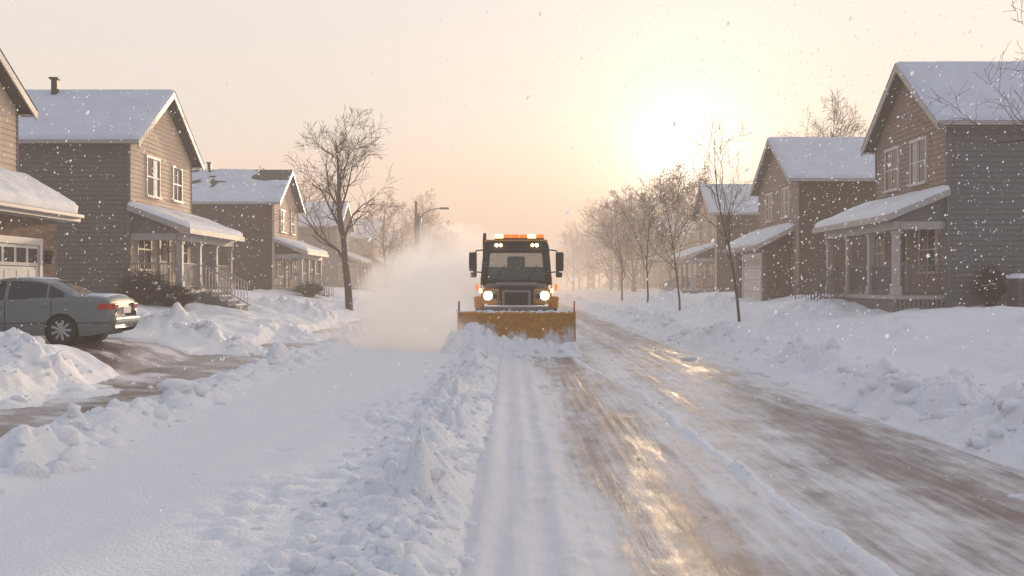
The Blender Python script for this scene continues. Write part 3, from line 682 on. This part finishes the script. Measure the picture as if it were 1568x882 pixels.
# ---------------------------------------------------------------- snow plough
def build_plow():
    YEL=mat('plough_yellow',(.58,.25,.02),rough=.5,var=.25,vscale=3,bump=(12,.15,.01)); BK=mat('plough_black',(.018,.018,.018),rough=.5,var=.2)
    GR=mat('plough_grey',(.20,.20,.20),rough=.5,metal=.2,var=.2); RUB=mat('rubber',(.02,.02,.02),rough=.9,var=.2)
    HL=mat('headlight_lens',(.9,.85,.7),rough=.2,var=0,emis=((1,.82,.52),32)); WL=mat('work_light',(.9,.9,.85),rough=.2,var=0,emis=((1,.82,.5),12))
    AM=mat('amber_lens',(.8,.22,.01),rough=.25,var=0,emis=((1,.25,.01),.7)); AMB=mat('amber_lamp',(1,.5,.1),rough=.25,var=0,emis=((1,.50,.15),9)); RDM=mat('marker_red',(.6,.05,.02),rough=.5,var=0)
    bm=D.materials.new('blade_paint'); bm.use_nodes=True; N=bm.node_tree.nodes; L=bm.node_tree.links; b=N['Principled BSDF']
    tc=N.new('ShaderNodeTexCoord'); sp=N.new('ShaderNodeSeparateXYZ'); L.new(tc.outputs['Object'],sp.inputs[0])
    mp=N.new('ShaderNodeMapping'); mp.inputs['Scale'].default_value=(1,1,.7); L.new(tc.outputs['Object'],mp.inputs[0])
    n=N.new('ShaderNodeTexNoise'); n.inputs['Scale'].default_value=2.2; n.inputs['Detail'].default_value=9; n.inputs['Roughness'].default_value=.72; L.new(mp.outputs[0],n.inputs['Vector'])
    m1=N.new('ShaderNodeMath'); m1.operation='MULTIPLY_ADD'; L.new(sp.outputs[2],m1.inputs[0]); m1.inputs[1].default_value=-.26; L.new(n.outputs['Fac'],m1.inputs[2])
    m2=N.new('ShaderNodeMath'); m2.operation='MULTIPLY_ADD'; L.new(sp.outputs[0],m2.inputs[0]); m2.inputs[1].default_value=-.035; L.new(m1.outputs[0],m2.inputs[2])
    mr=N.new('ShaderNodeMapRange'); mr.inputs[1].default_value=.29; mr.inputs[2].default_value=.41; L.new(m2.outputs[0],mr.inputs[0])
    n2=N.new('ShaderNodeTexNoise'); n2.inputs['Scale'].default_value=9; n2.inputs['Detail'].default_value=8; L.new(tc.outputs['Object'],n2.inputs['Vector'])
    pc=N.new('ShaderNodeMix'); pc.data_type='RGBA'; pc.inputs[6].default_value=(.30,.12,.015,1); pc.inputs[7].default_value=(.72,.35,.03,1); L.new(n2.outputs['Fac'],pc.inputs[0])
    mx=N.new('ShaderNodeMix'); mx.data_type='RGBA'; L.new(mr.outputs[0],mx.inputs[0]); L.new(pc.outputs[2],mx.inputs[6]); mx.inputs[7].default_value=(.8,.81,.84,1); L.new(mx.outputs[2],b.inputs['Base Color']); b.inputs['Roughness'].default_value=.5
    p=empty('snow_plough',(.13,28.0,0))
    def bx(nm,c,s,m,**k): return box(nm,c,s,m,p,False,**k)
    nx,nz=80,16; V=[];F=[]
    for layer in (0,.05):
        for i in range(nx+1):
            x=-1.62+3.24*i/nx
            for j in range(nz+1):
                t=j/nz; z=.07+1.10*t; y=.34*math.sin(math.pi*t*.95)-.02+layer; 
                if layer==0: y+=(-.025 if (i%16)<=1 else 0)
                V.append((x,y,z))
    S=(nx+1)*(nz+1)
    for l in (0,1):
        for i in range(nx):
            for j in range(nz):
                a=l*S+i*(nz+1)+j; q=(a,a+nz+1,a+nz+2,a+1); F.append(q if l==0 else q[::-1])
    for i in range(nx):
        a=i*(nz+1); F.append((a,a+S,a+S+nz+1,a+nz+1)); a+=nz; F.append((a,a+nz+1,a+S+nz+1,a+S))
    mesh_obj('mouldboard',V,F,bm,p,False,True)
    for s in (-1,1):
        pts=[(s*1.63,.0,.03),(s*1.63,.30,.10),(s*1.63,.42,.6),(s*1.63,.26,1.12),(s*1.63,-.06,1.22),(s*1.63,-.10,.9),(s*1.63,-.12,.1)]
        V=[(x,y,z) for x,y,z in pts]+[(x+s*.03,y,z) for x,y,z in pts]; n_=len(pts)
        F=[tuple(range(n_)),tuple(range(2*n_-1,n_-1,-1))]+[(k,k+n_,(k+1)%n_+n_,(k+1)%n_) for k in range(n_)]
        mesh_obj('end_plate',V,F,bm,p,False)
        tube('blade_marker',[(s*1.62,.0,1.15),(s*1.62,0,1.52)],.024,RDM if s>0 else BK,p,False)
    bx('cutting_edge',(0,-.01,.06),(3.24,.05,.12),BK); bx('top_rail',(0,.03,1.19),(3.26,.12,.06),YEL,bev=.02)
    for k in np.linspace(-1.3,1.3,6): bx('blade_rib',(k,.42,.6),(.05,.2,.9),YEL)
    for s in (-1,1):
        tube('push_arm',[(s*.55,.4,.4),(s*.45,1.7,.65)],.07,BK,p,False); tube('hydraulic_ram',[(s*.25,.45,.95),(s*.2,1.5,1.15)],.04,GR,p,False)
    bx('hitch_frame',(0,1.45,.85),(1.3,.15,.9),BK,bev=.03)
    r=np.random.default_rng(9); P=[];S_=[]
    for k in range(170):
        x=r.uniform(-1.65,1.6); P.append((.13+x,28.0+r.uniform(-.02,.12),1.22+r.uniform(-.02,.02))); S_.append(r.uniform(.015,.07))
    blobs('blade_top_snow',np.array(P),np.array(S_),SNOW,p,seed=9,flat=.45)
    bx('chassis',(0,3.3,.75),(.9,4.2,.45),BK); bx('front_bumper',(0,1.55,1.12),(1.95,.25,.26),BK,bev=.04); bx('bumper_plate',(0,1.40,1.28),(1.9,.16,.10),GR,bev=.02)
    bx('bumper_snow',(0,1.40,1.345),(1.85,.15,.05),SNOW,bev=.02)
    bx('engine_hood',(0,2.05,1.56),(1.0,1.2,.82),BK,bev=.08,taper=(.82,.75))
    bx('hood_cowl',(0,2.10,1.99),(1.25,1.0,.12),GR,bev=.05)
    bx('grille_surround',(0,1.43,1.55),(.84,.06,.54),GR,bev=.03); bx('grille_mesh',(0,1.40,1.53),(.68,.04,.44),BK)
    for k in range(7): bx('grille_bar',(0,1.37,1.35+.062*k),(.64,.02,.016),BK)
    for s in (-1,1):
        bx('headlight_housing',(s*.76,1.75,1.64),(.52,.55,.44),YEL,bev=.06); bx('housing_face',(s*.76,1.46,1.65),(.44,.03,.32),GR,bev=.02)
        V,F=tube_geo([(s*.84,1.455,1.66),(s*.84,1.42,1.66)],[.12,.115],20); mesh_obj('headlight',V,F,HL,p,False)
        V,F=tube_geo([(s*.64,1.455,1.64),(s*.64,1.43,1.64)],[.075,.07],16); mesh_obj('headlight_small',V,F,BK,p,False)
        bx('turn_signal',(s*1.06,1.52,1.80),(.07,.08,.12),AMB,bev=.02); bx('step_box',(s*.92,2.3,1.05),(.42,.9,.45),GR,bev=.04)
        bx('upper_cowl',(s*.66,2.1,1.93),(.5,.5,.16),GR,bev=.05)
        bx('fender',(s*1.12,2.75,1.55),(.34,1.3,.14),YEL,bev=.05); bx('fender_face',(s*1.12,2.12,1.45),(.30,.10,.35),YEL,bev=.03); bx('fender_lower',(s*1.1,2.16,1.1),(.28,.08,.34),BK,bev=.03); bx('amber_side_lamp',(s*1.2,2.05,1.9),(.09,.08,.2),AM,bev=.02)
        for (yy,rr,wd) in ((2.7,.58,.36),(4.7,.62,.40)):
            prof=[(-.5,.5),(-.48,.9),(-.35,1.0),(.35,1.0),(.48,.9),(.5,.5)]
            V,F=tube_geo([(s*1.0+a*wd,yy,rr) for a,_ in prof],[q*rr for _,q in prof],28); mesh_obj('tyre',V,F,RUB,p,False,True)
            V,F=merge([boxgeo((s*1.0,yy+rr*1.0*math.cos(a),rr+rr*1.0*math.sin(a)),(wd*.8,.05,.05)) for a in np.linspace(0,6.28,26)]); mesh_obj('tread',V,F,RUB,p,False)
    def quadbar(nm,a,bb,t,m): tube(nm,[a,bb],t,m,p,False,n=8)
    zb_,ztp=1.98,3.18; wb_,wt_=1.0,.90; yf,yft,yr=2.35,2.50,4.0
    bx('cab_base',(0,3.2,1.75),(1.96,1.75,.62),YEL,bev=.06); bx('dash_sill',(0,2.36,2.05),(1.94,.12,.18),BK,bev=.03)
    for s in (-1,1):
        quadbar('front_pillar',(s*wb_,yf,zb_),(s*wt_,yft,ztp),.10,BK); quadbar('rear_pillar',(s*wb_,yr,zb_),(s*wt_,yr-.1,ztp),.09,BK); quadbar('door_pillar',(s*wb_,3.35,zb_),(s*wt_,3.3,ztp),.05,BK)
        quadbar('door_sill',(s*wb_,yf,zb_+.35),(s*wb_*.97,yr,zb_+.35),.03,BK)
    bx('header_panel',(0,2.46,3.11),(1.96,.16,.30),BK,bev=.04)
    bx('rear_panel',(0,4.0,2.25),(1.9,.08,.6),BK); bx('rear_header',(0,3.95,3.1),(1.75,.08,.2),BK)
    bx('cab_roof',(0,3.25,3.30),(1.92,1.85,.11),YEL,bev=.05); bx('roof_visor',(0,2.38,3.27),(1.84,.25,.08),BK,bev=.03)
    gl=D.materials.new('cab_glass'); gl.use_nodes=True; g=gl.node_tree.nodes; gb=g['Principled BSDF']
    gb.inputs['Base Color'].default_value=(.08,.105,.09,1); gb.inputs['Roughness'].default_value=.08; gb.inputs['Alpha'].default_value=.76; gb.inputs['Specular IOR Level'].default_value=.45
    mesh_obj('windshield',[(-wb_+.04,yf,zb_+.08),(wb_-.04,yf,zb_+.08),(wt_-.04,yft,ztp-.08),(-wt_+.04,yft,ztp-.08)],[(0,1,2,3)],gl,p,False)
    for s in (-1,1): mesh_obj('side_glass',[(s*wb_,yf,zb_),(s*wb_,yr,zb_),(s*wt_,yr-.1,ztp),(s*wt_,yft,ztp)],[(0,1,2,3)],gl,p,False)
    bx('seat_back',(0,3.5,2.45),(.56,.16,.85),BK,bev=.06); bx('seat_cushion',(0,3.25,2.0),(.56,.5,.14),BK,bev=.05)
    ring=[(.0+.2*math.cos(a),2.85+.08*math.sin(a),2.32+.18*math.sin(a)) for a in np.linspace(0,6.283,20)]
    tube('steering_wheel',ring,.018,BK,p,False,n=6); tube('steering_column',[(0,2.55,2.0),(0,2.85,2.32)],.03,BK,p,False)
    for s in (-1,1): tube('wiper',[(s*.5-.2,yf-.03,zb_+.1),(s*.5+.15,yf+.02,zb_+.6)],.012,BK,p,False,n=6)
    bx('light_bar_base',(.1,2.85,3.39),(1.52,.26,.06),BK)
    for k in range(6): bx('light_bar_lens',(-.53+.252*k,2.85,3.475),(.245,.26,.12),AMB if k in (0,4) else AM,bev=.03)
    for x in (-.60,-.47,.62,.49): 
        V,F=tube_geo([(x,2.25,3.18),(x,2.22,3.18)],[.05,.05],14); mesh_obj('work_light',V,F,WL if abs(x)>.55 else AMB,p,False)
    for s in (-1,1):
        tube('mirror_arm',[(s*.95,2.45,3.05),(s*1.2,2.3,3.02),(s*1.3,2.3,2.9)],.022,BK,p,False); tube('mirror_arm',[(s*.98,2.4,2.35),(s*1.3,2.3,2.38)],.02,BK,p,False)
        bx('mirror',(s*1.32,2.28,2.68),(.24,.12,.58),BK,bev=.05); bx('mirror_small',(s*1.3,2.28,2.28),(.2,.1,.16),BK,bev=.04)
        tube('grab_rail',[(s*1.05,2.3,1.4),(s*1.08,2.3,2.2)],.018,YEL,p,False,n=6)
    tube('exhaust_stack',[(-.98,3.0,1.9),(-.98,3.0,3.35),(-.98,3.05,3.58)],[.065,.065,.05],BK,p,False)
    bx('rear_hopper',(0,5.0,1.75),(1.9,1.8,1.2),YEL,bev=.08,taper=(.95,1))
    JK=mat('jacket',(.05,.06,.10),rough=.9,var=.1); SK=mat('skin',(.45,.27,.2),rough=.6,var=.05); HR=mat('beanie',(.04,.04,.045),rough=.9,var=.1)
    d=empty('driver',(.13,31.3,2.0))
    sv=[(0,0,0),(0,.02,.28),(0,0,.50),(0,-.02,.60),(-.22,0,.47),(-.27,-.18,.22),(-.14,-.38,.25),(.22,0,.47),(.27,-.18,.22),(.14,-.38,.25),(-.14,-.3,.0),(.14,-.3,.0)]
    se=[(0,1),(1,2),(2,3),(2,4),(4,5),(5,6),(2,7),(7,8),(8,9),(0,10),(0,11)]
    sr=[.17,.18,.13,.06,.085,.065,.045,.085,.065,.045,.10,.10]
    me=D.meshes.new('body'); me.from_pydata(sv,se,[]); me.materials.append(JK); o=D.objects.new('body',me); col.objects.link(o); o.parent=d
    o.modifiers.new('skin','SKIN')
    try:
        for i,q in enumerate(sr): me.skin_vertices[0].data[i].radius=(q,q*.8)
        me.skin_vertices[0].data[0].use_root=True
    except Exception as ex: print('skin',ex)
    o.modifiers.new('sub','SUBSURF').levels=1
    hv=[(x*.085*(1 if z>-.2 else .85),y*.10-(.02 if abs(x)<.25 and y<-.8 and abs(z)<.35 else 0),z*.125) for x,y,z in IV]
    h=mesh_obj('head',hv,IF.tolist(),SK,d,False,True); h.location=(0,-.03,.74)
    hv=[(x*.093,y*.108,max(z,.25)*.13) for x,y,z in IV]; h=mesh_obj('hat',hv,IF.tolist(),HR,d,False,True); h.location=(0,-.02,.75)
build_plow()

# snow pushed by blade: rolling heap
PX,PY=np.meshgrid(np.arange(-1.95,1.95,.025),np.arange(26.7,28.15,.025))
hh=np.interp(PX,[-1.95,-1.7,-1.0,-.2,.6,1.4,1.78,1.95],[.05,.55,.66,.50,.36,.26,.20,0])*(1+.40*fbm(PX*1.6,PX*0,3,201))
tt=np.clip((27.93-.12*(1-PX*.2)-PY)/(.75+.15*fbm(PX*1.2,PX*0+4,2,203)),-.5,1)
prof=np.where(tt>0,np.cos(np.clip(tt,0,1)*math.pi/2)**1.15,1)
wx=PX+.06*fbm(PX*5,PY*5,2,204); wy=PY+.06*fbm(PX*5+3,PY*5,2,205)
PZ=hh*prof+(.20*domes(wx/.3,wy/.3,206)+.10*domes(wx/.13,wy/.13,207)+.05*fbm(PX*9,PY*9,3,208))*np.clip(prof*2,0,1)-.04*(prof<=.02)
hp=empty('snow_heap',(.1,27.6,0)); grid_obj('heap_surface',PX,PY,PZ,SNOW,hp)
P=[];S_=[]; r=np.random.default_rng(21)
for k in range(200):
    x=r.uniform(-2.1,1.6); y=27.6-abs(r.normal())*.6; P.append((.13+x,y,max(.03,.25*r.random()*(27.9-y<.6)))); S_.append(.02+.12*r.random()**3)
blobs('heap_chunks',np.array(P),np.array(S_),SNOW,hp,seed=22,flat=.8)

# powder plume -----------------------------------------------------------
def plume():
    m=D.materials.new('snow_powder'); m.use_nodes=True; N=m.node_tree.nodes; L=m.node_tree.links; N.remove(N['Principled BSDF']); out=N['Material Output']
    tc=N.new('ShaderNodeTexCoord')
    n=N.new('ShaderNodeTexNoise'); n.inputs['Scale'].default_value=1.0; n.inputs['Detail'].default_value=5; n.inputs['Roughness'].default_value=.62; n.inputs['Distortion'].default_value=.6
    L.new(tc.outputs['Object'],n.inputs['Vector'])
    def M(op,a,b=None,c=None):
        k=N.new('ShaderNodeMath'); k.operation=op
        for i,q in enumerate((a,b,c)):
            if q is None: continue
            if isinstance(q,(int,float)): k.inputs[i].default_value=q
            else: L.new(q,k.inputs[i])
        return k.outputs[0]
    sp=N.new('ShaderNodeSeparateXYZ'); L.new(tc.outputs['Object'],sp.inputs[0]); x,y,z=sp.outputs
    def blob(cx,cy,cz,rx,ry,rz,amp):
        a=M('POWER',M('MULTIPLY',M('SUBTRACT',x,cx),1/rx),2); b=M('POWER',M('MULTIPLY',M('SUBTRACT',y,cy),1/ry),2); c=M('POWER',M('MULTIPLY',M('SUBTRACT',z,cz),1/rz),2)
        d=M('ADD',M('ADD',a,b),c); return M('MULTIPLY',M('MAXIMUM',M('SUBTRACT',1,d),0),amp)
    s=M('ADD',blob(-2.0,28.8,.4,1.6,2.0,1.0,4.0),blob(-2.8,31,1.2,2.2,3.4,2.1,2.2))
    s=M('ADD',s,blob(-2.0,33,1.8,2.4,3.2,2.5,.9)); s=M('ADD',s,blob(-4.0,29.5,.3,2.2,2.2,.9,1.2))
    nn=M('MAXIMUM',M('MULTIPLY',M('SUBTRACT',n.outputs['Fac'],.41),7.0),0.05)
    dens=M('MULTIPLY',M('MULTIPLY',s,nn),.72)
    pv=N.new('ShaderNodeVolumePrincipled'); pv.inputs['Color'].default_value=(.97,.96,.95,1); pv.inputs['Anisotropy'].default_value=.35
    L.new(dens,pv.inputs['Density']); 
    em=M('MULTIPLY',dens,.34); L.new(em,pv.inputs['Emission Strength']); pv.inputs['Emission Color'].default_value=(.98,.86,.79,1)  # emission added so the powder looks brighter than its scattering makes it
    L.new(pv.outputs[0],out.inputs['Volume'])
    V,F=boxgeo((-2.9,31.0,1.95),(6.9,8.0,4.1)); mesh_obj('powder_snow_cloud',V,F,m)
plume()

# haze --------------------------------------------------------------------
def haze(name,dens,colr,c,s):
    hm=D.materials.new(name); hm.use_nodes=True; N=hm.node_tree.nodes; L=hm.node_tree.links; N.remove(N['Principled BSDF'])
    va=N.new('ShaderNodeVolumeAbsorption'); va.inputs['Color'].default_value=(0,0,0,1); va.inputs['Density'].default_value=dens
    ve=N.new('ShaderNodeEmission'); ve.inputs['Color'].default_value=(*colr,1); ve.inputs['Strength'].default_value=dens  # volume emits its own light in place of scattered sunlight
    ad=N.new('ShaderNodeAddShader'); L.new(va.outputs[0],ad.inputs[0]); L.new(ve.outputs[0],ad.inputs[1]); L.new(ad.outputs[0],N['Material Output'].inputs['Volume'])
    V,F=boxgeo(c,s); mesh_obj(name,V,F,hm)
haze('haze',.0030,(.86,.68,.56),(0,700,6),(900,1480,15))
haze('distant_haze',.0080,(.95,.68,.50),(0,770,6.2),(880,1400,14))

# falling snow -------------------------------------------------------------
FL=mat('snowflake',(.9,.9,.9),rough=.6,var=0,emis=((1,.95,.91),.32))  # emission added so flakes look lit rather than dark against the sky
r=np.random.default_rng(33); n=26000
yy=7+40*r.random(n)**.85; ang=(r.random(n)*2-1)*.60; xx=yy*ang; zz=.2+r.random(n)*10.5*np.clip(yy/24,.3,1)
pk=np.where(ang>.12,.9,np.where(ang<-.25,.65,.30))*np.where((zz<2.0)&(yy<18),.25,1)
keep=r.random(n)<pk; xx,yy,zz=xx[keep],yy[keep],zz[keep]; n=len(xx)
big=((r.random(n)<.018)&(yy>11))
sz=(.0035+.013*r.random(n)**3.2)*np.clip(yy/18,.45,1.15)*(1+1.2*big)
P=np.stack([xx,yy,zz],1)
import bmesh
bm_=bmesh.new(); bmesh.ops.create_icosphere(bm_,subdivisions=1,radius=1); ov=np.array([tuple(k.co) for k in bm_.verts]); of=np.array([[q.index for q in p.verts] for p in bm_.faces]); bm_.free()
tilt=np.stack([np.full(n,.35)+.2*r.normal(size=n),.2*r.normal(size=n)],1)
o3=ov[None]*sz[:,None,None]*np.array([1,1,1.5]); o3[:,:,0]+=o3[:,:,2]*tilt[:,None,0]
VV=(o3+P[:,None,:]).reshape(-1,3); FF=(of[None]+(np.arange(n)*len(ov))[:,None,None]).reshape(-1,3)
mesh_obj('falling_snow',VV.tolist(),FF.tolist(),FL,None,smooth=True)

# ---------------------------------------------------------------- light
EL,AZ=math.radians(6.9),math.radians(9.9)
sd=Vector((math.sin(AZ)*math.cos(EL),math.cos(AZ)*math.cos(EL),math.sin(EL)))
sun=D.lights.new('sun','SUN'); sun.energy=5; sun.angle=math.radians(1.5); sun.color=(1,.74,.48)
so=D.objects.new('sun',sun); so.rotation_euler=(-sd).to_track_quat('-Z','Y').to_euler(); col.objects.link(so)
w=D.worlds.new('World'); scene.world=w; w.use_nodes=True; N=w.node_tree.nodes; L=w.node_tree.links; bg=N['Background']; out=N['World Output']
sky=N.new('ShaderNodeTexSky'); sky.sky_type='NISHITA'; sky.sun_disc=False; sky.sun_elevation=EL; sky.sun_rotation=AZ; sky.dust_density=4; sky.air_density=1
L.new(sky.outputs[0],bg.inputs[0]); bg.inputs[1].default_value=.005
tc=N.new('ShaderNodeTexCoord'); sp=N.new('ShaderNodeSeparateXYZ'); L.new(tc.outputs['Generated'],sp.inputs[0])
def ramp(pts):
    cr=N.new('ShaderNodeValToRGB'); L.new(sp.outputs[2],cr.inputs[0]); e=cr.color_ramp.elements
    e[0].position=pts[0][0]; e[0].color=(*pts[0][1],1); e[1].position=pts[-1][0]; e[1].color=(*pts[-1][1],1)
    for p_,c_ in pts[1:-1]:
        q=e.new(p_); q.color=(*c_,1)
    return cr.outputs[0]
fr=ramp([(0,(.90,.63,.49)),(.05,(.92,.68,.54)),(.14,(.88,.75,.65)),(.27,(.84,.79,.75)),(.50,(.56,.59,.66)),(1,(.46,.50,.60))])
bk=ramp([(0,(.22,.25,.32)),(.2,(.27,.32,.42)),(.55,(.40,.45,.57)),(1,(.46,.50,.60))])
mr=N.new('ShaderNodeMapRange'); mr.interpolation_type='SMOOTHSTEP'; mr.inputs[1].default_value=.45; mr.inputs[2].default_value=-.55; L.new(sp.outputs[1],mr.inputs[0])
mx=N.new('ShaderNodeMix'); mx.data_type='RGBA'; L.new(mr.outputs[0],mx.inputs[0]); L.new(fr,mx.inputs[6]); L.new(bk,mx.inputs[7])
def M(op,a,b):
    k=N.new('ShaderNodeMath'); k.operation=op
    for i,q in enumerate((a,b)):
        if isinstance(q,(int,float)): k.inputs[i].default_value=q
        else: L.new(q,k.inputs[i])
    return k.outputs[0]
def dot(v):
    vm=N.new('ShaderNodeVectorMath'); vm.operation='DOT_PRODUCT'; L.new(tc.outputs['Generated'],vm.inputs[0]); vm.inputs[1].default_value=v
    return M('MAXIMUM',vm.outputs['Value'],0)
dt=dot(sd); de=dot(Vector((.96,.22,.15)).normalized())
def glow(d_,pw,colr,st):
    g=M('POWER',d_,pw); b_=N.new('ShaderNodeBackground'); b_.inputs[0].default_value=(*colr,1); L.new(M('MULTIPLY',g,st),b_.inputs[1]); return b_.outputs[0]
hb=N.new('ShaderNodeBackground'); L.new(mx.outputs[2],hb.inputs[0]); hb.inputs[1].default_value=1.0
def A(a,b):
    k=N.new('ShaderNodeAddShader'); L.new(a,k.inputs[0]); L.new(b,k.inputs[1]); return k.outputs[0]
s=A(bg.outputs[0],hb.outputs[0]); s=A(s,glow(dt,40,(1,.76,.50),.08)); s=A(s,glow(dt,200,(1,.84,.62),.34)); s=A(s,glow(dt,800,(1,.9,.75),.9))
s=A(s,glow(de,5,(1,.72,.46),1.35))  # glow added to the side sky, out of view, to light left-hand gables
L.new(s,out.inputs[0])

cam=D.cameras.new('camera'); cam.lens=35; cam.sensor_width=36; cam.clip_end=6000; cam.clip_start=.1
co=D.objects.new('camera',cam); co.location=(0,0,2.0); co.rotation_euler=(math.radians(90-.225),0,0); col.objects.link(co); scene.camera=co
scene.view_settings.view_transform='Standard'; scene.view_settings.look='None'; scene.view_settings.exposure=0
print('done')
